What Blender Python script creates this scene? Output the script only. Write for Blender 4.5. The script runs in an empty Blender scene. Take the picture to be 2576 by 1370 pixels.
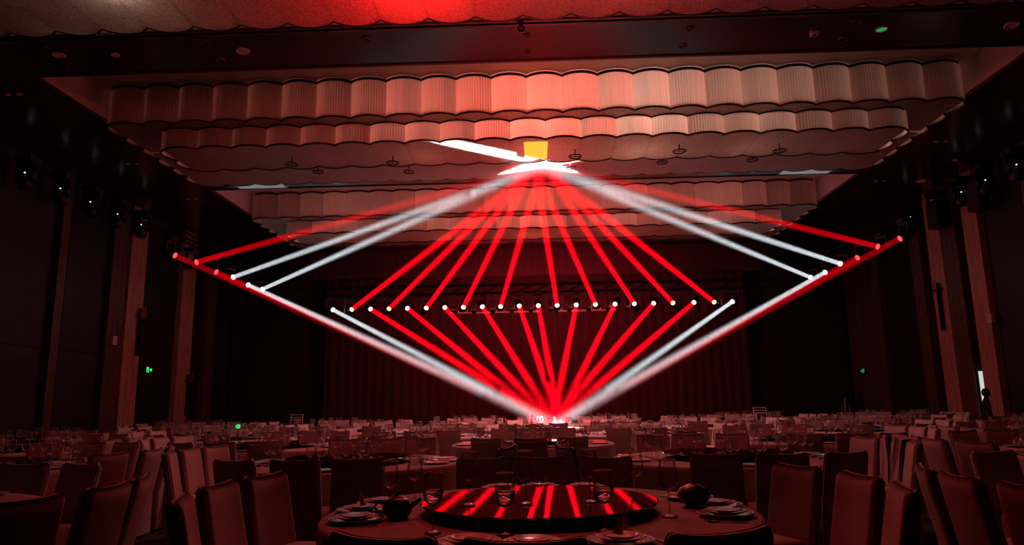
import bpy, math, random
from mathutils import Vector, Matrix
random.seed(7)
PI = math.pi
S = bpy.context.scene
COL = S.collection

# ------------------------------------------------------------------ camera
F_PX, PITCH, YAW, ROLL = 1766.0, 0.1827, 0.0339, -0.0159
CAM = Vector((0.10, 0.0, 1.40))
fw = Vector((-math.sin(YAW) * math.cos(PITCH), math.cos(YAW) * math.cos(PITCH), math.sin(PITCH)))
r0 = Vector((math.cos(YAW), math.sin(YAW), 0))
u0 = r0.cross(fw)
CR = math.cos(ROLL) * r0 + math.sin(ROLL) * u0
CU = -math.sin(ROLL) * r0 + math.cos(ROLL) * u0
cd = bpy.data.cameras.new('camera')
cam = bpy.data.objects.new('camera', cd)
COL.objects.link(cam)
cd.sensor_width = 36.0
cd.lens = 36.0 * F_PX / 2576.0
cd.clip_end = 200
M = Matrix((CR, CU, -fw)).transposed().to_4x4()
M.translation = CAM
cam.matrix_world = M
S.camera = cam


def seen(p, margin=200):
    d = Vector(p) - CAM
    z = d.dot(fw)
    if z < 0.5:
        return False
    x = 1288 + F_PX * d.dot(CR) / z
    y = 685 - F_PX * d.dot(CU) / z
    return -margin < x < 2576 + margin and y < 1370 + 500


# ------------------------------------------------------------------ world, exposure, sampling comfort
w = bpy.data.worlds.new('dark_hall')
S.world = w
w.use_nodes = True
w.node_tree.nodes['Background'].inputs[0].default_value = (0.012, 0.006, 0.007, 1)
w.node_tree.nodes['Background'].inputs[1].default_value = 0.02
vs = S.view_settings
vs.view_transform = 'Standard'
vs.look = 'None'
vs.exposure = 0.0
vs.gamma = 1.0
vs.use_curve_mapping = False
cy = S.cycles
cy.max_bounces = 5
cy.diffuse_bounces = 2
cy.glossy_bounces = 2
cy.transmission_bounces = 6
cy.transparent_max_bounces = 24
cy.volume_bounces = 0
cy.sample_clamp_indirect = 8.0
cy.caustics_reflective = False
cy.caustics_refractive = False
cy.use_denoising = True
cy.use_adaptive_sampling = True
cy.adaptive_threshold = 0.025
cy.adaptive_min_samples = 16

BEAM_RED = 1100.0       # watts of one red beam lamp
BEAM_WHITE = 490.0
HAZE = 0.0014
BOUNCE_FILL = 230.0  # added fill standing in for beam light bounced off the ceiling
SPREAD = math.radians(1.6)

# ------------------------------------------------------------------ mesh helpers


class MB:
    def __init__(s):
        s.v = []
        s.f = []

    def add(s, vs_, fs):
        o = len(s.v)
        s.v += [tuple(p) for p in vs_]
        s.f += [tuple(i + o for i in f) for f in fs]
        return s

    def box(s, x0, x1, y0, y1, z0, z1):
        vs_ = [(x0, y0, z0), (x1, y0, z0), (x1, y1, z0), (x0, y1, z0), (x0, y0, z1), (x1, y0, z1), (x1, y1, z1), (x0, y1, z1)]
        return s.add(vs_, [(3, 2, 1, 0), (4, 5, 6, 7), (0, 1, 5, 4), (1, 2, 6, 5), (2, 3, 7, 6), (3, 0, 4, 7)])

    def bar(s, a, b, r, n=8, r2=None):
        a, b = Vector(a), Vector(b)
        d = (b - a).normalized()
        e = d.cross(Vector((0, 0, 1)))
        if e.length < 1e-3:
            e = Vector((1, 0, 0))
        e.normalize()
        g = d.cross(e)
        r2 = r if r2 is None else r2
        vs_, fs = [], []
        for p, q in ((a, r), (b, r2)):
            for k in range(n):
                t = 2 * PI * k / n
                vs_.append(p + (e * math.cos(t) + g * math.sin(t)) * q)
        for k in range(n):
            fs.append((k, (k + 1) % n, n + (k + 1) % n, n + k))
        fs.append(tuple(reversed(range(n))))
        fs.append(tuple(range(n, 2 * n)))
        return s.add(vs_, fs)

    def lathe(s, prof, n=20, c=(0, 0, 0), cap=False):
        vs_, fs = [], []
        m = len(prof)
        for k in range(n):
            t = 2 * PI * k / n
            for r, z in prof:
                vs_.append((c[0] + r * math.cos(t), c[1] + r * math.sin(t), c[2] + z))
        for k in range(n):
            a, b = k * m, ((k + 1) % n) * m
            for j in range(m - 1):
                fs.append((a + j, b + j, b + j + 1, a + j + 1))
        if cap:
            fs.append(tuple(k * m for k in reversed(range(n))))
            fs.append(tuple(k * m + m - 1 for k in range(n)))
        return s.add(vs_, fs)

    def torus(s, R, r, n=24, m=6, c=(0, 0, 0)):
        vs_, fs = [], []
        for k in range(n):
            t = 2 * PI * k / n
            for j in range(m):
                q = 2 * PI * j / m
                vs_.append((c[0] + (R + r * math.cos(q)) * math.cos(t), c[1] + (R + r * math.cos(q)) * math.sin(t), c[2] + r * math.sin(q)))
        for k in range(n):
            for j in range(m):
                fs.append((k * m + j, ((k + 1) % n) * m + j, ((k + 1) % n) * m + (j + 1) % m, k * m + (j + 1) % m))
        return s.add(vs_, fs)

    def grid(s, fn, nu, nv, closed_u=False):
        vs_ = [fn(i / nu, j / nv) for j in range(nv + 1) for i in range(nu + (0 if closed_u else 1))]
        w_ = nu if closed_u else nu + 1
        fs = []
        for j in range(nv):
            for i in range(nu):
                i2 = (i + 1) % w_
                fs.append((j * w_ + i, j * w_ + i2, (j + 1) * w_ + i2, (j + 1) * w_ + i))
        return s.add(vs_, fs)

    def xf(s, m):
        s.v = [tuple(m @ Vector(p)) for p in s.v]
        return s

    def mesh(s, name, mt, smooth=False):
        me = bpy.data.meshes.new(name)
        me.from_pydata(s.v, [], s.f)
        me.materials.append(MAT[mt])
        if smooth:
            me.polygons.foreach_set('use_smooth', [True] * len(me.polygons))
        me.update()
        return me

    def build(s, name, mt, parent=None, smooth=False, loc=None):
        return put(name, s.mesh(name, mt, smooth), parent, loc)


def put(name, me, parent=None, loc=None, rot=None, scale=None):
    o = bpy.data.objects.new(name, me)
    COL.objects.link(o)
    o.parent = parent
    if loc is not None:
        o.location = loc
    if rot is not None:
        o.rotation_euler = rot
    if scale is not None:
        o.scale = scale
    return o


def tag(o, label, cat, group=None, kind=None):
    if label:
        o['label'] = label
    if cat:
        o['category'] = cat
    if group:
        o['group'] = group
    if kind:
        o['kind'] = kind
    return o


def thing(name, label, cat, loc=(0, 0, 0), rz=0, group=None):
    o = put(name, None, None, loc, (0, 0, rz))
    o.empty_display_size = 0.1
    return tag(o, label, cat, group)


def struct(o, label=None, cat=None):
    o['kind'] = 'structure'
    if label:
        o['label'] = label
        o['category'] = cat or o.name.split('_')[0]
    return o


ORD = ['first', 'second', 'third', 'fourth', 'fifth', 'sixth', 'seventh', 'eighth', 'ninth', 'tenth', 'eleventh', 'twelfth', 'thirteenth',
       'fourteenth', 'fifteenth', 'sixteenth', 'seventeenth', 'eighteenth', 'nineteenth', 'twentieth', 'twenty-first', 'twenty-second']

# ------------------------------------------------------------------ materials
MAT = {}


def nt(name):
    m = bpy.data.materials.new(name)
    m.use_nodes = True
    MAT[name] = m
    t = m.node_tree
    return m, t, t.nodes, t.links, t.nodes['Principled BSDF'], t.nodes['Material Output']


def plain(name, col, rough=0.5, metal=0.0, noise=0.12, scale=8.0, bump=0.0, spec=0.5, coat=0.0, stretch=(1, 1, 1), bscale=None):
    m, t, N, L, P, O = nt(name)
    tc = N.new('ShaderNodeTexCoord')
    mp = N.new('ShaderNodeMapping')
    mp.inputs['Scale'].default_value = stretch
    L.new(tc.outputs['Object'], mp.inputs[0])
    nz = N.new('ShaderNodeTexNoise')
    nz.inputs['Scale'].default_value = scale
    nz.inputs['Detail'].default_value = 4
    L.new(mp.outputs[0], nz.inputs['Vector'])
    cr = N.new('ShaderNodeValToRGB')
    a, b = 1 - noise, 1 + noise
    cr.color_ramp.elements[0].position = 0.3
    cr.color_ramp.elements[1].position = 0.7
    cr.color_ramp.elements[0].color = tuple(min(1, c * a) for c in col) + (1,)
    cr.color_ramp.elements[1].color = tuple(min(1, c * b) for c in col) + (1,)
    L.new(nz.outputs['Fac'], cr.inputs[0])
    L.new(cr.outputs[0], P.inputs['Base Color'])
    P.inputs['Roughness'].default_value = rough
    P.inputs['Metallic'].default_value = metal
    P.inputs['Specular IOR Level'].default_value = spec
    P.inputs['Coat Weight'].default_value = coat
    if bump:
        bp = N.new('ShaderNodeBump')
        bp.inputs['Strength'].default_value = bump
        bp.inputs['Distance'].default_value = 0.02
        n2 = N.new('ShaderNodeTexNoise')
        n2.inputs['Scale'].default_value = bscale or scale * 4
        L.new(mp.outputs[0], n2.inputs['Vector'])
        L.new(n2.outputs['Fac'], bp.inputs['Height'])
        L.new(bp.outputs[0], P.inputs['Normal'])
    return m


def emit(name, col, strength):
    m, t, N, L, P, O = nt(name)
    P.inputs['Base Color'].default_value = tuple(c * 0.2 for c in col[:3]) + (1,)
    P.inputs['Emission Color'].default_value = tuple(col[:3]) + (1,)
    P.inputs['Emission Strength'].default_value = strength
    m.cycles.emission_sampling = 'NONE'
    return m


plain('soffit_lacquer', (0.035, 0.016, 0.013), 0.22, noise=0.25, scale=0.7, bump=0.02, bscale=3)
MAT['soffit_lacquer'].node_tree.nodes['Principled BSDF'].inputs['IOR'].default_value = 2.1
plain('coffer_plaster', (0.62, 0.52, 0.47), 0.6, noise=0.05, scale=2)
plain('trim_bronze', (0.16, 0.09, 0.06), 0.35, 0.7, noise=0.2, scale=3)
plain('rim_metal', (0.05, 0.03, 0.025), 0.4, 0.6, noise=0.2, scale=20)
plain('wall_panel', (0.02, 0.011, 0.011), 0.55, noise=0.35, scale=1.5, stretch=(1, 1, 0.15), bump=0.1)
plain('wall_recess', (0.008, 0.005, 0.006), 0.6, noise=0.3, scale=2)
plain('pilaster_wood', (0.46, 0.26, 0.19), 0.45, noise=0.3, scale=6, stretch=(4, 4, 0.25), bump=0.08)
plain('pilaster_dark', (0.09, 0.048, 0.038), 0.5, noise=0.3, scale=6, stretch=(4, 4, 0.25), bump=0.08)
plain('carpet', (0.05, 0.018, 0.016), 0.95, noise=0.5, scale=5, bump=0.3, bscale=160)
plain('stage_black', (0.012, 0.008, 0.008), 0.5, noise=0.3, scale=4)
plain('curtain', (0.07, 0.02, 0.024), 0.85, noise=0.3, scale=3, bump=0.2, stretch=(3, 3, 0.3))
plain('chair_cover', (0.52, 0.40, 0.37), 0.8, noise=0.08, scale=5, bump=0.05, bscale=140)
plain('table_linen', (0.50, 0.36, 0.34), 0.75, noise=0.08, scale=4, bump=0.12, bscale=120)
plain('porcelain', (0.66, 0.58, 0.56), 0.18, noise=0.03, scale=8, coat=0.4)
plain('porcelain_band', (0.20, 0.13, 0.08), 0.25, 0.6, noise=0.15, scale=30)
plain('dark_ceramic', (0.035, 0.022, 0.02), 0.3, noise=0.3, scale=12, coat=0.3)
plain('steel', (0.62, 0.60, 0.60), 0.18, 1.0, noise=0.06, scale=30)
plain('brushed_steel', (0.55, 0.56, 0.54), 0.35, 0.9, noise=0.12, scale=6, stretch=(0.3, 8, 1))
plain('fixture_black', (0.014, 0.013, 0.014), 0.4, noise=0.25, scale=20)
plain('truss_black', (0.008, 0.007, 0.008), 0.9, noise=0.25, scale=20, spec=0.05)
plain('fixture_white', (0.7, 0.62, 0.6), 0.4, noise=0.05, scale=10)
plain('napkin', (0.62, 0.42, 0.42), 0.8, noise=0.08, scale=10, bump=0.2, bscale=60)
plain('coat_cloth', (0.58, 0.44, 0.45), 0.85, noise=0.12, scale=7, bump=0.25, bscale=40)
plain('skin_tone', (0.25, 0.13, 0.10), 0.5, noise=0.1, scale=15)
plain('dark_suit', (0.012, 0.011, 0.013), 0.85, noise=0.3, scale=12, bump=0.2)
plain('hair_black', (0.006, 0.005, 0.005), 0.5, noise=0.4, scale=60, stretch=(1, 1, 0.2))
plain('green_glass', (0.02, 0.06, 0.03), 0.1, noise=0.1, scale=5, coat=0.6)
plain('white_card', (0.8, 0.78, 0.78), 0.5, noise=0.03, scale=6)
plain('pole_metal', (0.25, 0.22, 0.21), 0.35, 0.8, noise=0.15, scale=12)

emit('lens_white', (0.86, 0.93, 1.0), 14.0)
emit('lens_warm', (1.0, 0.55, 0.35), 12.0)
emit('lens_amber', (1.0, 0.38, 0.08), 8.0)
emit('lens_red', (1.0, 0.02, 0.02), 6.0)
emit('pin_light', (0.8, 0.88, 1.0), 1.2)
emit('exit_green', (0.02, 1.0, 0.18), 1.0)
emit('exit_green_dim', (0.05, 0.8, 0.2), 0.35)
emit('stick_glow', (1.0, 0.95, 0.95), 5.0)
emit('grille_glow', (0.80, 0.86, 0.82), 0.3)  # stands in for beams reflected in the steel panels
emit('lit_room', (0.78, 0.84, 0.74), 0.75)
emit('bulb', (1.0, 0.5, 0.42), 2.0)  # added fill bulbs in the unlit chandeliers
emit('bulb_hot', (1.0, 0.85, 0.85), 12.0)  # added globes standing in for ceiling bounce
emit('amber_panel', (1.0, 0.45, 0.04), 1.3)  # stands in for the amber beam patch

# dead par lens: dim glass
plain('par_glass', (0.30, 0.12, 0.12), 0.2, noise=0.1, scale=30, coat=0.5)


def crystal(name, col, flutes, beads=False):
    m, t, N, L, P, O = nt(name)
    N.remove(P)
    tc = N.new('ShaderNodeTexCoord')
    df, tr, gl = N.new('ShaderNodeBsdfDiffuse'), N.new('ShaderNodeBsdfTranslucent'), N.new('ShaderNodeBsdfGlossy')
    gl.inputs['Roughness'].default_value = 0.28
    gl.inputs['Color'].default_value = (0.8, 0.75, 0.7, 1)
    bp = N.new('ShaderNodeBump')
    cr = N.new('ShaderNodeValToRGB')
    if beads:
        vo = N.new('ShaderNodeTexVoronoi')
        vo.inputs['Scale'].default_value = 30
        vo.inputs['Randomness'].default_value = 0.55
        mp = N.new('ShaderNodeMapping')
        mp.inputs['Scale'].default_value = (1.3, 0.7, 0.0)
        L.new(tc.outputs['Object'], mp.inputs[0])
        L.new(mp.outputs[0], vo.inputs['Vector'])
        fac = vo.outputs['Distance']
        cr.color_ramp.elements[0].position, cr.color_ramp.elements[1].position = 0.15, 0.6
        cr.color_ramp.elements[0].color = tuple(min(1, c * 1.15) for c in col) + (1,)
        cr.color_ramp.elements[1].color = tuple(c * 0.62 for c in col) + (1,)
        bp.inputs['Strength'].default_value = 0.6
        bp.invert = True
    else:
        wv = N.new('ShaderNodeTexNoise')
        mp = N.new('ShaderNodeMapping')
        mp.inputs['Scale'].default_value = (flutes, flutes, 0.25)
        L.new(tc.outputs['Object'], mp.inputs[0])
        L.new(mp.outputs[0], wv.inputs['Vector'])
        wv.inputs['Scale'].default_value = 3.0
        wv.inputs['Detail'].default_value = 3
        fac = wv.outputs['Fac']
        cr.color_ramp.elements[0].position, cr.color_ramp.elements[1].position = 0.3, 0.7
        cr.color_ramp.elements[0].color = tuple(c * 0.9 for c in col) + (1,)
        cr.color_ramp.elements[1].color = tuple(min(1, c * 1.06) for c in col) + (1,)
        bp.inputs['Strength'].default_value = 0.12
    bp.inputs['Distance'].default_value = 0.02
    L.new(fac, cr.inputs[0])
    L.new(fac, bp.inputs['Height'])
    L.new(cr.outputs[0], df.inputs['Color'])
    L.new(cr.outputs[0], tr.inputs['Color'])
    for b in (df, gl):
        L.new(bp.outputs[0], b.inputs['Normal'])
    m1, m2 = N.new('ShaderNodeMixShader'), N.new('ShaderNodeMixShader')
    m1.inputs[0].default_value = 0.5
    m2.inputs[0].default_value = 0.12
    L.new(df.outputs[0], m1.inputs[1])
    L.new(tr.outputs[0], m1.inputs[2])
    L.new(m1.outputs[0], m2.inputs[1])
    L.new(gl.outputs[0], m2.inputs[2])
    L.new(m2.outputs[0], O.inputs['Surface'])


crystal('crystal_strands', (0.74, 0.62, 0.54), 12)
crystal('crystal_beads', (0.70, 0.58, 0.52), 12, True)


def clear_glass(name, tint, gloss, catchlight, rough=0.03):
    m, t, N, L, P, O = nt(name)
    N.remove(P)
    tp, gl = N.new('ShaderNodeBsdfTransparent'), N.new('ShaderNodeBsdfGlossy')
    df = N.new('ShaderNodeBsdfDiffuse')
    df.inputs['Color'].default_value = (0.8, 0.74, 0.72, 1)
    tp.inputs[0].default_value = tint + (1,)
    gl.inputs['Roughness'].default_value = rough
    lw = N.new('ShaderNodeLayerWeight')
    lw.inputs['Blend'].default_value = 0.3
    mu = N.new('ShaderNodeMath')
    mu.operation = 'MULTIPLY_ADD'
    mu.inputs[1].default_value = gloss
    mu.inputs[2].default_value = 0.04
    L.new(lw.outputs['Fresnel'], mu.inputs[0])
    nz = N.new('ShaderNodeTexNoise')
    nz.inputs['Scale'].default_value = 25
    du = N.new('ShaderNodeMath')
    du.operation = 'MULTIPLY'
    du.inputs[1].default_value = catchlight * 2  # pale mix imitates catch-lights on rims, stems and bowls
    L.new(nz.outputs['Fac'], du.inputs[0])
    mx, my = N.new('ShaderNodeMixShader'), N.new('ShaderNodeMixShader')
    L.new(mu.outputs[0], mx.inputs[0])
    L.new(tp.outputs[0], mx.inputs[1])
    L.new(gl.outputs[0], mx.inputs[2])
    L.new(du.outputs[0], my.inputs[0])
    g2 = N.new('ShaderNodeBsdfGlossy')
    g2.inputs['Roughness'].default_value = 0.3
    mz = N.new('ShaderNodeMixShader')
    L.new(df.outputs[0], mz.inputs[1])
    L.new(g2.outputs[0], mz.inputs[2])
    L.new(mx.outputs[0], my.inputs[1])
    L.new(mz.outputs[0], my.inputs[2])
    L.new(my.outputs[0], O.inputs['Surface'])


clear_glass('wine_glass', (0.98, 0.97, 0.97), 0.55, 0.06, 0.1)
clear_glass('glass_stem', (0.93, 0.92, 0.92), 1.0, 0.22)
clear_glass('glass_rim', (0.9, 0.9, 0.9), 0.5, 0.75)
m, t, N, L, P, O = nt('water')
P.inputs['Base Color'].default_value = (0.95, 0.9, 0.9, 1)
P.inputs['Transmission Weight'].default_value = 1.0
P.inputs['Roughness'].default_value = 0.02
P.inputs['IOR'].default_value = 1.33
m, t, N, L, P, O = nt('turntable_glass')
P.inputs['Base Color'].default_value = (0.012, 0.008, 0.008, 1)
P.inputs['Roughness'].default_value = 0.035
P.inputs['IOR'].default_value = 1.6
P.inputs['Coat Weight'].default_value = 0.6
P.inputs['Coat Roughness'].default_value = 0.02


def haze_mat(name, density):
    m, t, N, L, P, O = nt(name)
    N.remove(P)
    sc = N.new('ShaderNodeVolumeScatter')
    sc.inputs['Density'].default_value = density
    sc.inputs['Anisotropy'].default_value = 0.0
    sc.inputs['Color'].default_value = (1, 1, 1, 1)
    L.new(sc.outputs[0], O.inputs['Volume'])


haze_mat('haze', HAZE)
haze_mat('haze_thin', HAZE * 0.7)

# ------------------------------------------------------------------ the hall
ZC = 7.63           # soffit height
ZR = 8.33           # coffer ceiling
CX = 9.3            # coffer half width
WX = 12.5           # wall
Y_BACK, Y_END = -6.0, 31.0
COF = [(3.9, 10.40), (12.12, 18.70), (19.40, 27.30)]

fl = struct(MB().box(-WX, WX, Y_BACK, Y_END, -0.2, 0).build('floor', 'carpet'), 'dark carpeted floor under the banquet tables', 'floor')
ce = struct(put('ceiling', None), 'dark lacquered ceiling with three long recessed coffers', 'ceiling')


def soffit(x0, x1, y0, y1):
    MB().box(x0, x1, y0, y1, ZC, ZR + 0.25).build('soffit', 'soffit_lacquer', ce)


soffit(-WX, -CX, Y_BACK, Y_END)
soffit(CX, WX, Y_BACK, Y_END)
ys = [Y_BACK] + [v for c in COF for v in c] + [Y_END]
for i in range(0, len(ys), 2):
    soffit(-CX, CX, ys[i], ys[i + 1])
for a, b in COF:
    MB().box(-CX, CX, a, b, ZR, ZR + 0.25).build('coffer_panel', 'coffer_plaster', ce)
    m = MB()
    e = 0.03
    m.box(-CX, CX, a, a + e, ZC + 0.03, ZR)
    m.box(-CX, CX, b - e, b, ZC + 0.03, ZR)
    m.box(-CX, -CX + e, a + e, b - e, ZC + 0.03, ZR)
    m.box(CX - e, CX, a + e, b - e, ZC + 0.03, ZR)
    m.build('coffer_lining', 'coffer_plaster', ce)
    m = MB()
    h = 0.05
    m.box(-CX - h, CX + h, a - h, a, ZC - 0.025, ZC)
    m.box(-CX - h, CX + h, b, b + h, ZC - 0.025, ZC)
    m.box(-CX - h, -CX, a, b, ZC - 0.025, ZC)
    m.box(CX, CX + h, a, b, ZC - 0.025, ZC)
    m.build('coffer_trim', 'trim_bronze', ce)
# stepped moulding lines on the near soffit
MB().box(-CX, CX, 10.45, 10.62, ZC - 0.02, ZC).build('cornice', 'coffer_plaster', ce)
for yy, zz in ((10.66, 0.03), (10.80, 0.02)):
    MB().box(-CX, CX, yy, yy + 0.06, ZC - zz, ZC).build('moulding', 'trim_bronze', ce)

for side, sx in (('left', -1), ('right', 1)):
    wl = struct(MB().box(min(sx * WX, sx * (WX + 0.3)), max(sx * WX, sx * (WX + 0.3)), Y_BACK, Y_END, 0, ZR).build('wall_' + side, 'wall_panel'),
                'dark panelled hall wall on the %s with pale pilasters' % side, 'wall')
    if sx < 0:
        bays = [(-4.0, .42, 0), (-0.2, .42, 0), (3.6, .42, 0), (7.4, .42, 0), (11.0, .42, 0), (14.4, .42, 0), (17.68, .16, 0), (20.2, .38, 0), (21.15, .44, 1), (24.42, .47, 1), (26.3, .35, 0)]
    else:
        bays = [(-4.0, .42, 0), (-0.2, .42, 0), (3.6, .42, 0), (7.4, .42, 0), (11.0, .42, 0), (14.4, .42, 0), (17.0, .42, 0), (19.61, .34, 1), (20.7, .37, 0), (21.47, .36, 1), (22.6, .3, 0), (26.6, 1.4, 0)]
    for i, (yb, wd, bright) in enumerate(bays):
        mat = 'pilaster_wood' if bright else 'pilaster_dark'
        x0, x1 = sorted((sx * (WX - 0.16), sx * WX))
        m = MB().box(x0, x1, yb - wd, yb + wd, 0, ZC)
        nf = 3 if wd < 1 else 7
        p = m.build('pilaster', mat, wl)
        m = MB()
        for k in range(nf):
            q = yb - wd + (k + 0.5) * 2 * wd / nf
            xa, xb = sorted((sx * (WX - 0.175), sx * (WX - 0.16)))
            m.box(xa, xb, q - wd * 0.96 / nf, q + wd * 0.96 / nf, 0.25, ZC - 0.2)
        m.build('fluting', mat, p)
        if i + 1 < len(bays):
            ya, yb2 = yb + wd + 0.2, bays[i + 1][0] - bays[i + 1][1] - 0.2
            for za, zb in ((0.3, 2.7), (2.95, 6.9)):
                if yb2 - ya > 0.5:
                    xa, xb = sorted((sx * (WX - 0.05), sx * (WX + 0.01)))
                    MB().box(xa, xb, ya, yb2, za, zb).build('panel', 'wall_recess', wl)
    xa, xb = sorted((sx * (WX - 0.03), sx * WX))
    struct(MB().box(xa, xb, Y_BACK, Y_END, 0, 0.18).build('baseboard_' + side, 'stage_black'), 'low black baseboard along the %s wall' % side, 'baseboard')

struct(MB().box(-WX, WX, Y_BACK - 0.3, Y_BACK, 0, ZR).build('wall_back', 'wall_panel'), 'dark wall behind the photographer', 'wall')
struct(MB().box(-WX, WX, Y_END, Y_END + 0.3, 0, ZR).build('wall_front', 'wall_panel'), 'dark far wall behind the stage', 'wall')

# stage: platform, proscenium sides, curtain
st = thing('stage', 'low black stage platform at the far end of the hall', 'stage', (0, 28.6, 0))
MB().box(-9.2, 9.2, -2.0, 2.3, 0, 0.62).build('deck', 'stage_black', st)
MB().box(-9.2, 9.2, -2.04, -2.0, 0.52, 0.62).build('nosing', 'trim_bronze', st)
for sx in (-1, 1):
    MB().box(min(sx * 9.3, sx * 12.28), max(sx * 9.3, sx * 12.28), 28.2, 28.6, 0, ZC - 0.01).build('proscenium_panel', 'wall_panel', None)
for o in list(COL.objects):
    if o.name.startswith('proscenium_panel'):
        tag(o, 'tall dark panel closing the %s side of the stage' % ('left' if o.data.vertices[0].co.x < 0 else 'right'), 'panel')
hd = MB().box(-9.3, 9.3, 28.2, 28.5, 6.5, ZC).build('stage_valance', 'curtain')
tag(hd, 'dark red valance hanging above the stage opening', 'valance')


def curtain(name, x0, x1, y, z0, z1, folds, label):
    def fn(u, v):
        x = x0 + (x1 - x0) * u
        return (x, y + 0.03 * math.sin(u * folds * 2 * PI) * (0.6 + 0.4 * (1 - v)), z0 + (z1 - z0) * v)
    m = MB().grid(fn, folds * 6, 4)
    n = len(m.v)
    m.grid(lambda u, v: tuple(Vector(fn(u, v)) + Vector((0, 0.015, 0))), folds * 6, 4)
    o = m.build(name, 'curtain', None, True)
    return tag(o, label, 'curtain')


curtain('stage_curtain', -9.2, 9.2, 30.6, 0.63, 7.5, 46, 'wide dark red curtain closing the back of the stage')

# ------------------------------------------------------------------ chandeliers
SAG = 0.17


def arc_pts(wd, n=14):
    R = (wd * wd / 4 + SAG * SAG) / (2 * SAG)
    out = []
    for i in range(n + 1):
        x = -wd / 2 + wd * i / n
        out.append((x, -(math.sqrt(R * R - x * x) - (R - SAG))))
    return out


def panel_mesh(wd, z0, z1):
    n = 28
    pts = arc_pts(wd, n)
    m = MB()
    vs_ = []
    for z in (z0, z1):
        for i, (x, y) in enumerate(pts):
            vs_.append((x, y - (0.010 if i % 2 else 0.0), z))
    m.add(vs_, [(i, i + 1, n + 2 + i, n + 1 + i) for i in range(n)])
    return m.mesh('crystal_panel', 'crystal_strands')


def rim_mesh(wd, z, h=0.035, t=0.03):
    pts = arc_pts(wd, 14)
    n = 14
    m = MB()
    vs_ = []
    for i, (x, y) in enumerate(pts):
        for dy, dz in ((-t * 0.6, -h / 2), (t * 0.4, -h / 2), (t * 0.4, h / 2), (-t * 0.6, h / 2)):
            vs_.append((x, y + dy, z + dz))
    fs = []
    for i in range(n):
        for j in range(4):
            fs.append((4 * i + j, 4 * i + (j + 1) % 4, 4 * i + 4 + (j + 1) % 4, 4 * i + 4 + j))
    m.add(vs_, fs)
    return m.mesh('rim', 'rim_metal')


def bead_mesh(wd, depth, both=False, cut=0.0015):
    """flat tray of beads: front edge arched, back edge straight"""
    pts = [(x * (1 - cut / wd * 2), y) for x, y in arc_pts(wd, 10)]
    m = MB()
    vs_ = []
    for z in (0, 0.03):
        for x, y in pts:
            vs_.append((x, y if depth > 0 else y, z))
        for x, y in reversed(pts):
            vs_.append((x, depth, z))
    k = len(pts) * 2
    np_ = len(pts)
    fs = []
    for i in range(np_ - 1):
        a, b, c, d = i, i + 1, k - 2 - i, k - 1 - i
        fs.append((d, c, b, a))
        fs.append((k + a, k + b, k + c, k + d))
    for i in range(k):
        j = (i + 1) % k
        fs.append((i, j, k + j, k + i))
    m.add(vs_, fs)
    return m.mesh('bead_panel', 'crystal_beads')


T1X, T1F, T1B, T1Z = 9.1, -2.1, 2.1, 7.44
T2X, T2F, T2B, T2Z = 8.05, -1.75, -0.45, 6.98
N1, N2 = 24, 21
W1, W2 = 2 * T1X / N1, 2 * T2X / N2
NE1 = 6
WE1 = (T1B - T1F) / NE1
NE2 = 2
WE2 = (T2B - T2F) / NE2
ME = {
    'p1': panel_mesh(W1, T1Z, ZR), 'p2': panel_mesh(W2, T2Z, T1Z + 0.10),
    'e1': panel_mesh(WE1, T1Z, ZR), 'e2': panel_mesh(WE2, T2Z, T1Z + 0.10),
    'r1b': rim_mesh(W1, T1Z), 'r1t': rim_mesh(W1, ZR - 0.06, 0.05, 0.05), 'r2b': rim_mesh(W2, T2Z), 'r2t': rim_mesh(W2, T1Z - 0.02),
    're1': rim_mesh(WE1, T1Z), 're2': rim_mesh(WE2, T2Z),
    'b1f': bead_mesh(W1, T2F - T1F), 'b2': bead_mesh(W2, (T2B - T2F) / 2), 'b2b': bead_mesh(W2, (T2B - T2F) / 2),
    'b1b': bead_mesh(W1, 1.15), 'b1m': None,
}
m_ = MB().box(-W1 / 2 + 0.0015, W1 / 2 - 0.0015, -0.6, 0.6, 0, 0.03)
ME['b1m'] = m_.mesh('bead_panel', 'crystal_beads')
ME['ring'] = None


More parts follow.
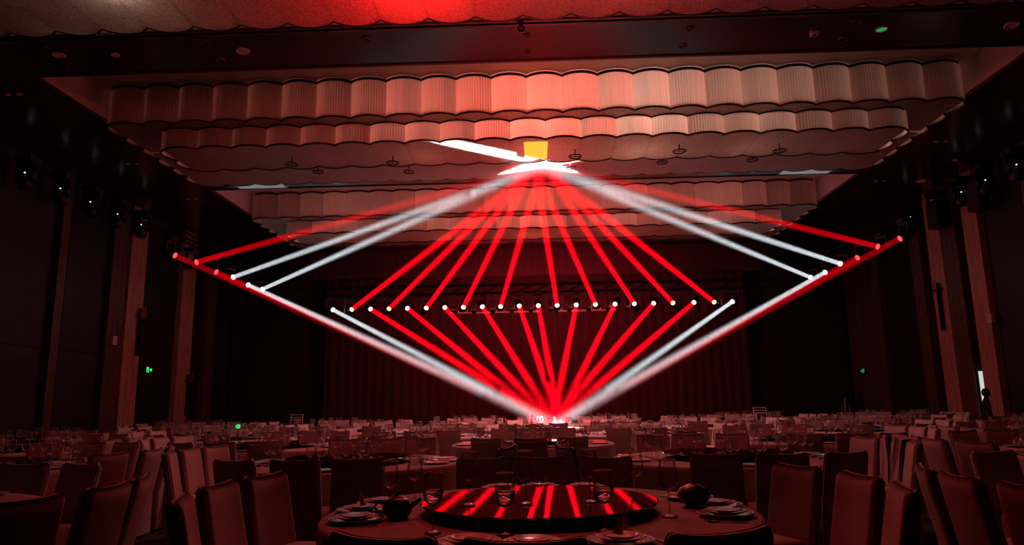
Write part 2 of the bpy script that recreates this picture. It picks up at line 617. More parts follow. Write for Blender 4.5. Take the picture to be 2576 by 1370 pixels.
def chandelier(y, label, lamps):  # lamps: added fill bulbs, the chandelier itself is unlit
    c = thing('chandelier', label, 'chandelier', (0, y, 0), 0, 'stepped crystal chandeliers in the coffers')

    def child(nm, key, parent, loc, rz):
        return put(nm, ME[key], parent, loc, (0, 0, rz))
    for i in range(N1):
        x = -T1X + (i + 0.5) * W1
        p = child('crystal_panel', 'p1', c, (x, T1F, 0), 0)
        child('rim', 'r1b', p, (0, 0, 0), 0)
        child('rim', 'r1t', p, (0, 0, 0), 0)
        p = child('crystal_panel', 'p1', c, (x, T1B, 0), PI)
        child('rim', 'r1b', p, (0, 0, 0), 0)
        child('bead_panel', 'b1f', c, (x, T1F, T1Z - 0.01), 0)
        child('bead_panel', 'b1b', c, (x, T1B, T1Z - 0.01), PI)
        child('bead_panel', 'b1m', c, (x, T2B + 0.15 + 0.6, T1Z), 0)
    for i in range(N2):
        x = -T2X + (i + 0.5) * W2
        p = child('crystal_panel', 'p2', c, (x, T2F, 0), 0)
        child('rim', 'r2b', p, (0, 0, 0), 0)
        child('rim', 'r2t', p, (0, 0, 0), 0)
        p = child('crystal_panel', 'p2', c, (x, T2B, 0), PI)
        child('rim', 'r2b', p, (0, 0, 0), 0)
        child('bead_panel', 'b2', c, (x, T2F, T2Z), 0)
        child('bead_panel', 'b2b', c, (x, T2B, T2Z), PI)
    for sx in (-1, 1):
        for k in range(NE1):
            p = child('crystal_panel', 'e1', c, (sx * T1X, T1F + (k + 0.5) * WE1, 0), sx * PI / 2)
            child('rim', 're1', p, (0, 0, 0), 0)
        for k in range(NE2):
            p = child('crystal_panel', 'e2', c, (sx * T2X, T2F + (k + 0.5) * WE2, 0), sx * PI / 2)
            child('rim', 're2', p, (0, 0, 0), 0)
        MB().box(-0.52, 0.52, T2F, T2B, 0, 0.03).build('bead_panel', 'crystal_beads', c, loc=(sx * (T2X + 0.52), 0, T1Z + 0.002))
    # added fill bulbs inside the unlit chandelier make the crystal glow
    for bx, by, bz, pw, colr in lamps:
        b = MB().lathe([(0.001, -0.07), (0.05, -0.05), (0.07, 0.0), (0.05, 0.05), (0.02, 0.09), (0.02, 0.4 if bz < 7.8 else ZR - bz)], 10).build('bulb', 'bulb', c, True, loc=(bx, by, bz))  # added fill bulb
        ld = bpy.data.lights.new('chandelier_bulb', 'POINT')  # added fill light, the chandelier itself is unlit
        ld.energy = pw * 3
        ld.color = colr
        ld.shadow_soft_size = 0.09
        lo = bpy.data.objects.new('fill_bulb_light', ld)
        COL.objects.link(lo)
        lo.parent = c
        lo.location = (bx, by, bz - 0.18)
    return c


RP = (1.0, 0.17, 0.13)
PK = (1.0, 0.32, 0.27)
WM = (1.0, 0.64, 0.54)
ch0 = chandelier(8.10, 'nearest crystal chandelier, cut off by the top edge, glowing red at centre',
                 [(-1.6, 1.2, 7.9, 330, (1.0, 0.01, 0.01)), (-6.0, 1.0, 7.9, 18, (0.8, 0.8, 0.7)), (1.5, 1.0, 7.9, 30, (1.0, 0.1, 0.1))])
ch1 = chandelier(16.2, 'broad crystal chandelier in the middle coffer, white-hot where beams meet',
                 [(0.2, -0.9, 7.85, 85, RP), (-2.4, -0.9, 7.85, 13, PK), (2.6, -0.9, 7.85, 26, WM), (-4.6, -0.9, 7.85, 1.5, RP), (5.0, -0.9, 7.85, 9, WM), (7.0, -0.9, 7.85, 1.2, WM)])
ch2 = chandelier(24.15, 'farthest crystal chandelier, in the coffer before the stage',
                 [(0.0, -0.9, 7.85, 26, RP), (-3.0, -0.9, 7.85, 9, PK), (3.0, -0.9, 7.85, 11, PK), (-6.2, -0.9, 7.85, 6, PK), (6.2, -0.9, 7.85, 9, PK)])
# added red fill bulbs under the nearest chandelier redden soffit and near tables
for bx in (-1.3, 0.2, 1.6):
    MB().lathe([(0.001, -0.05), (0.035, -0.035), (0.05, 0), (0.035, 0.035), (0.015, 0.06), (0.015, 0.12)], 10).build('red_fill_bulb', 'lens_red', ch0, True, loc=(bx, 0.7, T1Z - 0.12))
    ld = bpy.data.lights.new('red_fill_bulb', 'POINT')
    ld.energy = 45
    ld.color = (1.0, 0.09, 0.08)
    ld.shadow_soft_size = 0.06
    lo = bpy.data.objects.new('red_bulb_light', ld)  # added red fill light
    COL.objects.link(lo)
    lo.parent = ch0
    lo.location = (bx, 0.7, T1Z - 0.34)
# added globes and area light under the middle chandelier stand in for ceiling bounce
cl = MB()
for k in range(7):
    q = k * 2 * PI / 6
    cx_, cy_ = (0, 0) if k == 6 else (0.22 * math.cos(q), 0.16 * math.sin(q))
    cl.lathe([(0.001, -0.05), (0.035, -0.035), (0.05, 0), (0.035, 0.035), (0.02, 0.06)], 10, (cx_, cy_, 0))
cl.build('lamp_cluster', 'bulb_hot', ch1, True, loc=(0.25, 0.75, T1Z - 0.07))['label'] = 'added white-hot globes for the bounce light'
ld = bpy.data.lights.new('lamp_cluster', 'AREA')  # added area light standing in for ceiling bounce
ld.shape = 'DISK'
ld.size = 0.8
ld.energy = BOUNCE_FILL
ld.color = (1.0, 0.40, 0.38)
ld.spread = math.radians(135)
lo = bpy.data.objects.new('lamp_cluster_light', ld)  # added bounce fill
COL.objects.link(lo)
lo.parent = ch1
lo.location = (0.25, 0.75, T1Z - 0.14)
# glowing sheet stands in for the amber beam patch under the middle chandelier
MB().box(-0.26, 0.26, -0.52, 0.52, -0.02, 0.0).build('amber_lamp_panel', 'amber_panel', ch1, loc=(0.17, T2F + 0.62, T2Z - 0.004))['label'] = 'glowing amber patch of beam light'  # stands in for beam light, not a lamp panel

# ring pendants under the chandelier
for i, (px, py, pz) in enumerate([(1.05, 15.1, 6.98), (3.35, 14.95, 6.98), (-3.1, 15.2, 6.98), (-5.4, 15.1, 6.98), (5.6, 15.1, 6.98),
                                  (1.05, 17.2, 7.44), (3.35, 17.0, 7.44), (-3.1, 17.2, 7.44), (-5.4, 17.0, 7.44), (5.6, 17.0, 7.44)]):
    row = 'front' if pz < 7.2 else 'rear'
    k = sorted([-5.4, -3.1, 1.05, 3.35, 5.6]).index(px)
    t = thing('ring_pendant', '%s from left of the %s row of ring pendants under the middle chandelier' % (ORD[k], row), 'pendant', (px, py, pz), 0, 'ring pendants under the chandelier')
    MB().bar((0, 0, 0), (0, 0, -0.16), 0.012, 6).build('rod', 'rim_metal', t)
    MB().torus(0.14, 0.014, 20, 6, (0, 0, -0.17)).build('ring', 'rim_metal', t, True)
    MB().bar((-0.14, 0, -0.17), (0.14, 0, -0.17), 0.008, 6).build('cross_bar', 'rim_metal', t)


# ------------------------------------------------------------------ ceiling fittings
def downlight(x, y, r, lit, label, nm='downlight', mat=None):
    t = thing(nm, label, 'ceiling light', (x, y, ZC), 0, 'round fittings in the ceiling')
    MB().lathe([(r * 0.78, 0.0), (r * 0.8, -0.02), (r, -0.018), (r * 1.02, 0.0)], 20).build('bezel', 'fixture_white' if lit else 'trim_bronze', t, True)
    MB().lathe([(0.001, -0.006), (r * 0.5, -0.008), (r * 0.8, -0.004)], 20).build('diffuser', mat or ('fixture_white' if lit else 'fixture_black'), t, True)
    return t


DL = [(-8.33, 11.33, .11, 1, 'far left'), (-7.33, 11.39, .07, 1, 'left'), (-5.02, 11.41, .12, 1, 'left of centre'), (-8.35, 11.66, .06, 0, 'far left'),
      (-8.37, 11.05, .06, 0, 'far left'), (-5.55, 11.07, .08, 0, 'left of centre'), (-5.56, 11.7, .08, 0, 'left of centre'), (-2.74, 11.14, .08, 0, 'left of centre'), (0.05, 11.19, .06, 0, 'centre'),
      (0.05, 11.77, .06, 0, 'centre'), (2.83, 11.15, .08, 0, 'right of centre'), (2.83, 11.74, .08, 0, 'right of centre'), (5.61, 11.09, .08, 0, 'right'), (5.63, 11.69, .08, 0, 'right'),
      (8.36, 11.38, .12, 1, 'far right')]
for i, (x, y, r, lit, wh) in enumerate(DL):
    dep = 'front' if y < 11.3 else ('middle' if y < 11.5 else 'rear')
    line = sorted(q[0] for q in DL if ('front' if q[1] < 11.3 else ('middle' if q[1] < 11.5 else 'rear')) == dep)
    downlight(x, y, r, lit, '%s round fitting, %s from left in the %s line of the nearest ceiling beam' % ('pale' if lit else 'dark', ORD[line.index(x)], dep))
downlight(6.16, 11.38, .11, 1, 'green glowing round fitting on the nearest ceiling beam', mat='exit_green_dim')
for k, x in enumerate((-5.05, 5.69, 6.21)):
    downlight(x, 18.97, .09 if k != 2 else .07, 1, 'pale round fitting on the second ceiling beam, %s' % ('left', 'right, inner one', 'right, outer one')[k])
for sx, nm in ((-1, 'left'), (1, 'right')):
    for j, y in enumerate((12.83, 17.02, 20.2)):
        for q in (-0.12, 0.12):
            t = downlight(sx * 10.28 + q, y, .05, 1, '%s small downlight of the %s pair on the %s side ceiling' % ('left' if q < 0 else 'right', ('nearest', 'middle', 'farthest')[j], nm))
downlight(11.46, 18.48, .08, 1, 'pale round fitting on right side ceiling near the wall')
downlight(11.55, 20.32, .14, 1, 'wide pale disc on right side ceiling near the wall')
t = thing('sensor_box', 'small pale square sensor on the nearest ceiling beam', 'sensor', (5.03, 11.43, ZC))
MB().box(-.06, .06, -.06, .06, -.05, 0).build('housing', 'fixture_white', t)
MB().lathe([(.001, -.075), (.03, -.065), (.04, -.05)], 12).build('dome', 'fixture_black', t, True)
t = thing('dome_camera', 'small black dome camera hanging at the centre ceiling beam', 'camera', (-0.05, 10.78, ZC))
MB().bar((0, 0, 0), (0, 0, -0.06), .03).build('stem', 'fixture_black', t)
MB().lathe([(.001, -.17), (.04, -.16), (.065, -.11), (.05, -.07), (.001, -.06)], 14).build('dome', 'fixture_black', t, True)
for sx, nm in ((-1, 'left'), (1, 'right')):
    t = thing('ceiling_lamp', 'louvred steel panel with painted reflection at %s end of the second beam' % nm, 'ceiling light', (sx * 7.7, 19.02, ZC))  # steel panel, not a lamp
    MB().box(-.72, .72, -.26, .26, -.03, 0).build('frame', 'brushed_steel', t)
    MB().box(-.66, .66, -.23, .23, -.034, -.03).build('reflected_strip', 'grille_glow', t)  # emission stands in for beams reflected in the steel
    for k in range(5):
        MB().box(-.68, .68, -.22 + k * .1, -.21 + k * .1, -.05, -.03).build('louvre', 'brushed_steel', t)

# ------------------------------------------------------------------ beam lamps
UP = Vector((0.30, 17.3, 7.38))
DOWN = Vector((0.50, 17.9, 0.84))


def frame_to(d):
    d = d.normalized()
    x = Vector((0, 0, 1)).cross(d)
    x = Vector((1, 0, 0)) if x.length < 1e-3 else x.normalized()
    y = d.cross(x)
    return Matrix((x, y, d)).transposed().to_4x4()


HEAD = MB().lathe([(0.001, -.26), (.09, -.25), (.13, -.18), (.14, -.02), (.125, .12), (.13, .17), (.115, .205), (.10, .205)], 18).mesh('head', 'fixture_black', True)
BASE = MB().box(-.18, .18, -.14, .14, .34, .46).mesh('base', 'fixture_black')
ym = MB().box(-.20, .20, -.05, .05, .29, .34).box(-.20, -.165, -.05, .05, -.06, .29).box(.165, .20, -.05, .05, -.06, .29)
YOKE = ym.mesh('yoke', 'fixture_black')
CLAMP = MB().bar((-.1, 0, .46), (-.1, 0, .56), .02, 6).bar((.1, 0, .46), (.1, 0, .56), .02, 6).mesh('clamp', 'fixture_black')
LENS = {k: MB().lathe([(0.001, .212), (.06, .21), (.085, .203)], 18).mesh('lens', k, True) for k in ('lens_white', 'lens_warm', 'lens_amber', 'lens_red')}


TIP = 2.3
TIPS = []


def beam_lamp(lens, target, colour, lensmat, label, group, yaw=0.0, lit=1.0, spread=SPREAD, size=0.17):
    lens, target = Vector(lens), Vector(target)
    if colour[1] > 0.5:                    # white lamps: smaller lens, wider throw
        size, spread = 0.15, spread * 1.1
    d = (target - lens).normalized()
    pivot = lens - d * 0.21
    t = thing('beam_lamp', label, 'stage light', pivot, 0, group)
    R3 = frame_to(d)
    h = put('head', HEAD, t)
    h.matrix_basis = R3
    o = put('lens', LENS[lensmat], h)
    az = math.atan2(d.x, -d.y)
    for nm, me in (('base', BASE), ('yoke', YOKE), ('clamp', CLAMP)):
        put(nm, me, t, None, (0, 0, az if nm == 'yoke' else yaw))
    L_ = (target - lens).length - TIP
    r_a = size / 2 * 1.02
    r_b = size / 2 + math.tan(spread / 2) * L_ * 1.15
    n = 20
    m = MB()
    vs_ = []
    for rr, s in ((r_a, 0.225), (r_b, 0.21 + L_)):
        for k in range(n):
            q = 2 * PI * k / n
            vs_.append((rr * math.cos(q), rr * math.sin(q), s))
    m.add(vs_, [(k, (k + 1) % n, n + (k + 1) % n, n + k) for k in range(n)] + [tuple(reversed(range(n))), tuple(range(n, 2 * n))])
    r_c = size / 2 + math.tan(spread / 2) * (L_ + TIP) * 1.15
    TIPS.append((lens + d * (L_ + 0.004), target - d * 0.03, r_b, r_c, target.z > 4))
    b = m.build('light_beam', 'haze', h)
    b['label'] = '%s beam of light through the haze' % ('red' if colour[1] < 0.5 else 'white')
    ld = bpy.data.lights.new('beam_source', 'AREA')
    ld.shape = 'DISK'
    ld.size = size
    ld.spread = spread
    ld.energy = (BEAM_RED if colour[1] < 0.5 else BEAM_WHITE) * lit
    ld.color = colour
    lo = bpy.data.objects.new('beam_source', ld)
    COL.objects.link(lo)
    lo.parent = h
    lo.location = (0, 0, 0.22)
    lo.rotation_euler = (PI, 0, 0)
    return t


RED = (1.0, 0.0, 0.006)
WHITE = (0.86, 0.94, 1.0)
TY, TZ = 25.5, 4.86
PXS = [838, 886, 934, 981, 1028, 1076, 1123, 1170, 1218, 1264, 1311, 1359, 1406, 1454, 1502, 1551, 1599, 1647, 1695, 1747, 1797, 1842]
UPI = {1, 3, 5, 7, 9, 12, 14, 16, 18, 20}
for i, px in enumerate(PXS):
    x = -7.40 + (px - 838) * (14.61 / 1004)
    up = i in UPI
    white = i in (0, 21)
    k = min(i, 21 - i)
    side = 'left' if i < 11 else 'right'
    lab = '%s beam lamp aimed %s, %s from the %s end of the stage truss' % ('white' if white else 'red', 'up' if up else 'down', ORD[k], side)
    off = Vector((random.uniform(-.25, .25), random.uniform(-.25, .25), 0))
    beam_lamp((x, TY, TZ), (UP if up else DOWN) + off * (0.9 if up else 0.6), WHITE if white else RED,
              'lens_white' if white else ('lens_amber' if i in (1, 3, 18, 20) else 'lens_warm'), lab, 'beam lamps on the stage truss')
SIDE_Y = [18.95, 20.2, 21.52, 22.76, 24.0, 25.3]
for sx, nm in ((-1, 'left'), (1, 'right')):
    for k, y in enumerate(SIDE_Y):
        up = k % 2 == 1
        white = k >= 3
        tg = (UP if up else DOWN) + Vector((0, random.uniform(-.2, .2), 0))
        if sx > 0 and k == 3:
            tg = Vector((-0.6, 15.25, 6.985))
        z = 5.66 if up else 5.60
        beam_lamp((sx * 10.0, y, z), tg, WHITE if white else RED, 'lens_white' if white else 'lens_red',
                  '%s beam lamp aimed %s, %s nearest on the %s side truss' % ('white' if white else 'red', 'up' if up else 'down', ORD[k], nm),
                  'beam lamps on the side trusses', yaw=PI / 2, lit=(0.42 if up else 0.22) if not white else 1.0, spread=SPREAD)

# trusses
def truss(name, a, b, label, s=0.15, step=0.6):
    a, b = Vector(a), Vector(b)
    t = thing(name, label, 'truss', a)
    d = b - a
    L_ = d.length
    d.normalize()
    e = d.cross(Vector((0, 0, 1)))
    for i in (-1, 1):
        for j in (0, 2):
            o_ = e * (i * s) + Vector((0, 0, j * s))
            MB().bar(o_, o_ + d * L_, 0.025, 6).build('chord', 'truss_black', t)
    n = int(L_ / step)
    for k in range(n):
        m = MB()
        q0, q1 = d * (k * L_ / n), d * ((k + 1) * L_ / n)
        up_ = Vector((0, 0, 2 * s))
        for i in (-1, 1):
            m.bar(q0 + e * i * s, q1 + e * i * s + up_, 0.012, 5)
        m.bar(q0 - e * s, q0 + e * s + up_ * 0, 0.012, 5)
        m.build('brace', 'truss_black', t)
    for f_ in ((0.012, 0.988) if name == 'stage_truss' else (0.04, 0.5, 0.96)):
        q = d * (L_ * f_)
        MB().bar(q + Vector((0, 0, 2 * s)), q + Vector((0, 0, ZC - a.z)), 0.012, 6).build('hanger', 'truss_black', t)
    return t


truss('stage_truss', (-9.8, TY, TZ + 0.50), (9.8, TY, TZ + 0.50), 'long dark lighting truss hung across the stage front')
truss('side_truss', (-10.0, 18.2, 6.16), (-10.0, 26.2, 6.16), 'dark lighting truss hung along the left wall')
truss('side_truss', (10.0, 18.2, 6.16), (10.0, 26.2, 6.16), 'dark lighting truss hung along the right wall')

# two thin wash bars on the truss throw red on the upper stage drapes
for k, (x0, x1) in enumerate(((-3.1, 0.2), (0.9, 3.0))):
    t = thing('wash_bar', 'thin pale wash bar under the stage truss, %s one' % ('left', 'right')[k], 'stage light', ((x0 + x1) / 2, 25.62, 4.66), 0, 'wash bars on the truss')
    h_ = (x1 - x0) / 2
    MB().box(-h_, h_, -.04, .04, -.03, .03).build('housing', 'brushed_steel', t)
    for q in (-.7, .7):
        MB().bar((q * h_, 0, .03), (q * h_, 0, .72), .012, 5).build('bracket', 'fixture_black', t)
    ld = bpy.data.lights.new('wash_bar', 'AREA')
    ld.shape = 'RECTANGLE'
    ld.size, ld.size_y = 2 * h_, 0.05
    ld.energy = 110
    ld.color = (1.0, 0.07, 0.11)
    lo = bpy.data.objects.new('wash_bar_light', ld)
    COL.objects.link(lo)
    lo.parent = t
    lo.location = (0, 0.06, 0.04)
    lo.rotation_euler = (math.radians(115), 0, 0)

# unlit par cans between the beam lamps
for i, px in enumerate([1148, 1196, 1244, 1292, 1340, 1388, 1436, 1485, 1533, 1581]):
    x = -7.40 + (px - 838) * (14.61 / 1004)
    t = thing('par_can', '%s from left of the unlit par cans on the stage truss' % ORD[i], 'stage light', (x, 25.3, 4.74), 0, 'unlit par cans on the truss')
    MB().lathe([(.05, -.02), (.07, 0), (.09, .22), (.06, .30), (.001, .31)], 14).xf(Matrix.Rotation(math.radians(-100), 4, 'X')).build('can', 'fixture_black', t, True)
    MB().lathe([(.001, -.012), (.06, -.006), (.066, .0)], 14).xf(Matrix.Rotation(math.radians(-100), 4, 'X')).build('lens', 'par_glass', t, True)
    MB().bar((-.1, .12, 0), (-.1, .12, .3), .01, 5).bar((.1, .12, 0), (.1, .12, .3), .01, 5).bar((-.1, .12, .3), (.1, .12, .3), .01, 5).bar((0, .12, .3), (0, .06, .64), .015, 5).build('bracket', 'fixture_black', t)

# parked moving lights high on the walls, with a tiny pilot light
PARK = [(-1, 15.72), (-1, 16.98), (-1, 18.2), (-1, 19.45), (-1, 20.69), (1, 17.11), (1, 18.33), (1, 19.4), (1, 20.64), (1, 22.1)]
for i, (sx, y) in enumerate(PARK):
    k = i if sx < 0 else i - 5
    t = thing('parked_light', '%s nearest of the unlit moving lights high on the %s wall' % (ORD[k], 'left' if sx < 0 else 'right'), 'stage light', (sx * 12.05, y, 6.9), 0, 'unlit moving lights on the walls')
    MB().box(-.2, .2, -.2, .2, .35, .5).build('base', 'fixture_black', t)
    MB().box(-.24, .24, -.06, .06, .27, .35).box(-.24, -.19, -.06, .06, -.15, .27).box(.19, .24, -.06, .06, -.15, .27).build('yoke', 'fixture_black', t)
    MB().lathe([(0.001, -.32), (.13, -.31), (.16, -.2), (.15, .1), (.10, .2), (.001, .22)], 14).build('head', 'fixture_black', t, True)
    MB().bar((0, 0, .5), (0, 0, ZC - 6.9), .03, 6).build('hanger', 'fixture_black', t)
    MB().lathe([(.001, -.025), (.02, -.015), (.025, 0), (.001, .02)], 8, (-sx * .1, -.21, .04)).build('pilot_light', 'pin_light', t, True)

# loudspeakers by the right pilasters
for k, (y, z) in enumerate(((18.6, 6.6), (20.55, 6.6))):
    t = thing('loudspeaker', 'black loudspeaker box hung on the right wall, %s' % ('nearer one', 'farther one')[k], 'loudspeaker', (12.0, y, z), math.radians(12), 'wall loudspeakers')
    MB().box(-.16, .16, -.22, .22, -.36, .36).build('cabinet', 'fixture_black', t)
    MB().box(-.18, -.16, -.19, .19, -.33, .33).build('grille', 'wall_recess', t)
    MB().box(.16, .30, -.05, .05, -.08, .08).build('bracket', 'fixture_black', t)

# wall devices
t = thing('wall_box', 'small pale box mounted on the left wall', 'wall box', (-12.28, 20.1, 3.36))
MB().box(-.05, .06, -.10, .10, -.13, .13).build('housing', 'fixture_white', t)
MB().box(.06, .065, -.07, .07, -.09, .09).build('cover', 'fixture_white', t)
t = thing('wall_box', 'small pale box mounted on the right wall', 'wall box', (12.28, 19.18, 3.41))
MB().box(-.06, .05, -.10, .10, -.13, .13).build('housing', 'fixture_white', t)
MB().box(-.065, -.06, -.07, .07, -.09, .09).build('cover', 'fixture_white', t)


t = thing('wall_speaker', 'small pale rounded speaker on a bracket, far right wall', 'speaker', (12.2, 31.0 - 0.9, 4.2))
MB().lathe([(.001, -.14), (.10, -.12), (.13, 0), (.10, .12), (.001, .14)], 14).build('housing', 'fixture_white', t, True)
MB().box(.05, .30, -.03, .03, -.03, .03).build('bracket', 'fixture_black', t)


def exit_sign(name, label, x, y, z, sx, sc, mat):
    t = thing(name, label, 'sign', (x, y, z))
    s = sc
    MB().box(-.03, .03, -.20 * s, .20 * s, -.11 * s, .11 * s).build('box', 'fixture_black', t)
    # running figure and arrow as green shapes
    f_ = 0.032 * sx
    m = MB()

    def rect(y0, y1, z0, z1):
        xa, xb = sorted((f_, f_ + 0.004 * sx))
        m.box(xa, xb, y0 * s, y1 * s, z0 * s, z1 * s)
    rect(-.17, -.02, -.085, .085)
    m.build('figure_panel', mat, t)
    m = MB()
    rect(.02, .10, -.03, .03)
    xa, xb = sorted((f_, f_ + 0.004 * sx))
    m.add([(xa, .09 * s, -.07 * s), (xa, .17 * s, 0), (xa, .09 * s, .07 * s), (xb, .09 * s, -.07 * s), (xb, .17 * s, 0), (xb, .09 * s, .07 * s)],
          [(0, 1, 2), (5, 4, 3), (0, 3, 4, 1), (1, 4, 5, 2), (2, 5, 3, 0)])
    m.build('arrow', mat, t)
    # dark figure cut on the panel
    m = MB()
    f2 = 0.037 * sx

    def rect2(y0, y1, z0, z1):
        xa, xb = sorted((f2 - 0.001 * sx, f2 + 0.002 * sx))
        m.box(xa, xb, y0 * s, y1 * s, z0 * s, z1 * s)
    rect2(-.10, -.085, .03, .06)
    rect2(-.115, -.08, -.03, .025)
    rect2(-.14, -.115, -.075, -.03)
    rect2(-.08, -.055, -.055, -.03)
    m.build('running_figure', 'fixture_black', t)
    return t


exit_sign('exit_sign', 'bright green exit sign with an arrow on the left wall', -12.42, 22.35, 2.61, 1, 1.0, 'exit_green')
exit_sign('exit_sign', 'dim greenish exit sign on the right wall', 12.29, 27.0, 2.35, -1, 0.9, 'exit_green_dim')

# sconces on the pilasters
for k, (sx, y, z) in enumerate(((-1, 21.35, 3.9), (-1, 24.7, 2.0), (1, 21.4, 4.2))):
    t = thing('wall_sconce', 'tall dark rod sconce on the %s' % ('nearer bright left pilaster', 'farther bright left pilaster', 'bright right pilaster')[k], 'sconce', (sx * 12.24, y, z), 0, 'rod sconces on pilasters')
    MB().box(-.05, .05, -.03, .03, -.9, .55).build('backplate', 'fixture_black', t)
    for q in (-.09, 0, .09):
        MB().bar((-sx * .1, q, .25), (-sx * .1, q, .62), .018, 6).build('rod', 'trim_bronze', t)
    MB().box(-.12, .06, -.13, .13, .30, .36).build('collar', 'fixture_black', t)

# lit door on the right
dr = struct(MB().box(12.40, 12.44, 20.02, 20.26, 0.05, 2.05).build('door_1', 'lit_room'), 'bright gap of a door left ajar on the right wall', 'door')
MB().box(12.38, 12.46, 19.96, 20.02, 0.0, 2.12).build('jamb', 'wall_recess', dr)
MB().box(12.38, 12.46, 20.26, 20.32, 0.0, 2.12).build('leaf', 'wall_recess', dr)

# ------------------------------------------------------------------ banquet tables
R_T = 1.25
Z_T = 0.77
LEFT, RIGHT = 'left', 'right'
TABLES = []   # x, y, row, seats, text
ROWY = [4.30, 7.95, 11.10, 13.95, 17.2, 20.4]


def tname(row, k):
    r = ('front', 'second-row', 'third-row', 'fourth-row', 'fifth-row', 'last-row')[row]
    if k == 0:
        return r + ' centre table'
    n = ('first', 'second', 'third')[abs(k) - 1]
    return '%s %s table %s of centre' % (n, r, 'left' if k < 0 else 'right')


for row, y in enumerate(ROWY):
    if row % 2 == 0:
        ks = (0, -1, 1) if row == 0 else (0, -1, 1, -2, 2)
        for k in ks:
            x = k * (4.35 if row == 0 else 4.05) + (0.09 if k == 0 and row == 0 else 0)
            TABLES.append((x, y, row, 18 if row == 0 else 16, tname(row, k)))
    else:
        for k in (-1, 1, -2, 2, -3, 3):
            if row == 1 and abs(k) == 3:
                continue
            x = (abs(k) - 0.5) * 4.0 * (1 if k > 0 else -1)
            if row == 1:
                x = {-1: -2.0, 1: 2.13, -2: -6.1, 2: 6.2}[k]
            TABLES.append((x, y, row, 18 if row == 1 else 16, tname(row, k)))

SEAT = ['right seat of its near side', 'middle seat of its near side', 'left seat of its near side',
        'nearest seat of its left side', 'middle seat of its left side', 'farthest seat of its left side',
        'left seat of its far side', 'middle seat of its far side', 'right seat of its far side',
        'farthest seat of its right side', 'middle seat of its right side', 'nearest seat of its right side']
# chair --------------------------------------------------------------


def chair_back():
    m = MB()
    nu, nv = 18, 9
    hw = 0.215

    def top(u):
        a = abs(u) * hw
        r = 0.035
        z = 0.938 + 0.024 * abs(u) ** 3
        if a > hw - r:
            z -= r - math.sqrt(max(0, r * r - (a - hw + r) ** 2))
        return z

    def pt(side):
        def fn(s, v):
            u = math.sin((s - 0.5) * PI)
            z = 0.03 + (top(u) - 0.03) * (1 - (1 - v) ** 1.5)
            wd = hw * (1.05 - 0.05 * v)
            lean = -0.235 - 0.10 * max(0, (z - 0.45) / 0.5) - 0.018 * (1 - u * u)
            e_ = max(0, (abs(u) - 0.88) / 0.12)
            th = 0.042 * (0.25 + 0.75 * math.sqrt(max(0, 1 - e_ * e_)))
            if v > 0.85:
                th *= 0.35 + 0.65 * math.sqrt(max(0, 1 - ((v - 0.85) / 0.15) ** 2))
            return (wd * u, lean + (th if side > 0 else -th), z)
        return fn
    m.grid(pt(1), nu, nv)
    k = (nu + 1) * (nv + 1)
    m.grid(pt(-1), nu, nv)
    m.f = [tuple(reversed(f)) if f[0] < k else f for f in m.f]
    w_ = nu + 1
    for j in range(nv):
        m.f.append((j * w_, (j + 1) * w_, k + (j + 1) * w_, k + j * w_))
        m.f.append(((j + 1) * w_ - 1, k + (j + 1) * w_ - 1, k + (j + 2) * w_ - 1, (j + 2) * w_ - 1))
    for i in range(nu):
        m.f.append((nv * w_ + i, nv * w_ + i + 1, k + nv * w_ + i + 1, k + nv * w_ + i))
    return m.mesh('backrest', 'chair_cover', True)


def chair_seat():
    m = MB()

    def ring(z, s, r):
        out = []
        for k in range(24):
            t = 2 * PI * k / 24
            c, n = math.cos(t), math.sin(t)
            x = math.copysign(abs(c) ** 0.35, c) * 0.205 * s
            y = math.copysign(abs(n) ** 0.35, n) * 0.205 * s
            out.append((x, y, z))
        return out
    rings = [ring(.44, 1, 0), ring(.475, 1.0, 0), ring(.49, .95, 0), ring(.495, .6, 0)]
    vs_ = [p for r in rings for p in r]
    fs = []
    for j in range(3):
        for k in range(24):
            fs.append((j * 24 + k, j * 24 + (k + 1) % 24, (j + 1) * 24 + (k + 1) % 24, (j + 1) * 24 + k))
    fs.append(tuple(range(72, 96)))
    return m.add(vs_, fs).mesh('seat', 'chair_cover', True)


def chair_skirt():
    m = MB()
    n = 32

    def fn(u, v):
        t = 2 * PI * u
        c, s = math.cos(t), math.sin(t)
        f_ = 0.204 + 0.006 * (1 - v) + 0.006 * math.sin(u * n / 2 * 2 * PI) * (1 - v)
        return (math.copysign(abs(c) ** 0.35, c) * f_, math.copysign(abs(s) ** 0.35, s) * f_, 0.02 + 0.43 * v)
    return m.grid(fn, n, 2, True).mesh('skirt', 'chair_cover', True)


CH = [('backrest', chair_back()), ('seat', chair_seat()), ('skirt', chair_skirt())]

# glass --------------------------------------------------------------
GP = [(.001, .002), (.034, .003), (.038, .005), (.02, .009), (.006, .014), (.004, .03), (.004, .105), (.007, .118), (.025, .127), (.041, .148), (.047, .172), (.046, .20), (.041, .235), (.0375, .262)]
ROOT_GLASS_LO = MB().lathe([(.036, .003), (.006, .014), (.004, .11), (.03, .13), (.047, .17), (.044, .215), (.0375, .262)], 10)


def glass_parts(n):
    foot = MB().lathe(GP[:5], n).mesh('foot', 'glass_stem', True)
    stem = MB().lathe(GP[4:8], max(6, n // 2)).mesh('stem', 'glass_stem', True)
    mb = MB().lathe(GP[7:], n)
    bowl = mb.mesh('bowl', 'wine_glass', True)
    bowl.materials.append(MAT['glass_stem'])
    for p_ in bowl.polygons:
        p_.material_index = 1 if p_.index % (len(GP) - 8) < 2 else 0
    rim = MB().torus(.0375, .0024, n, 5, (0, 0, .262)).mesh('rim', 'glass_rim', True)
    return [('foot', foot), ('stem', stem), ('bowl', bowl), ('rim', rim)]


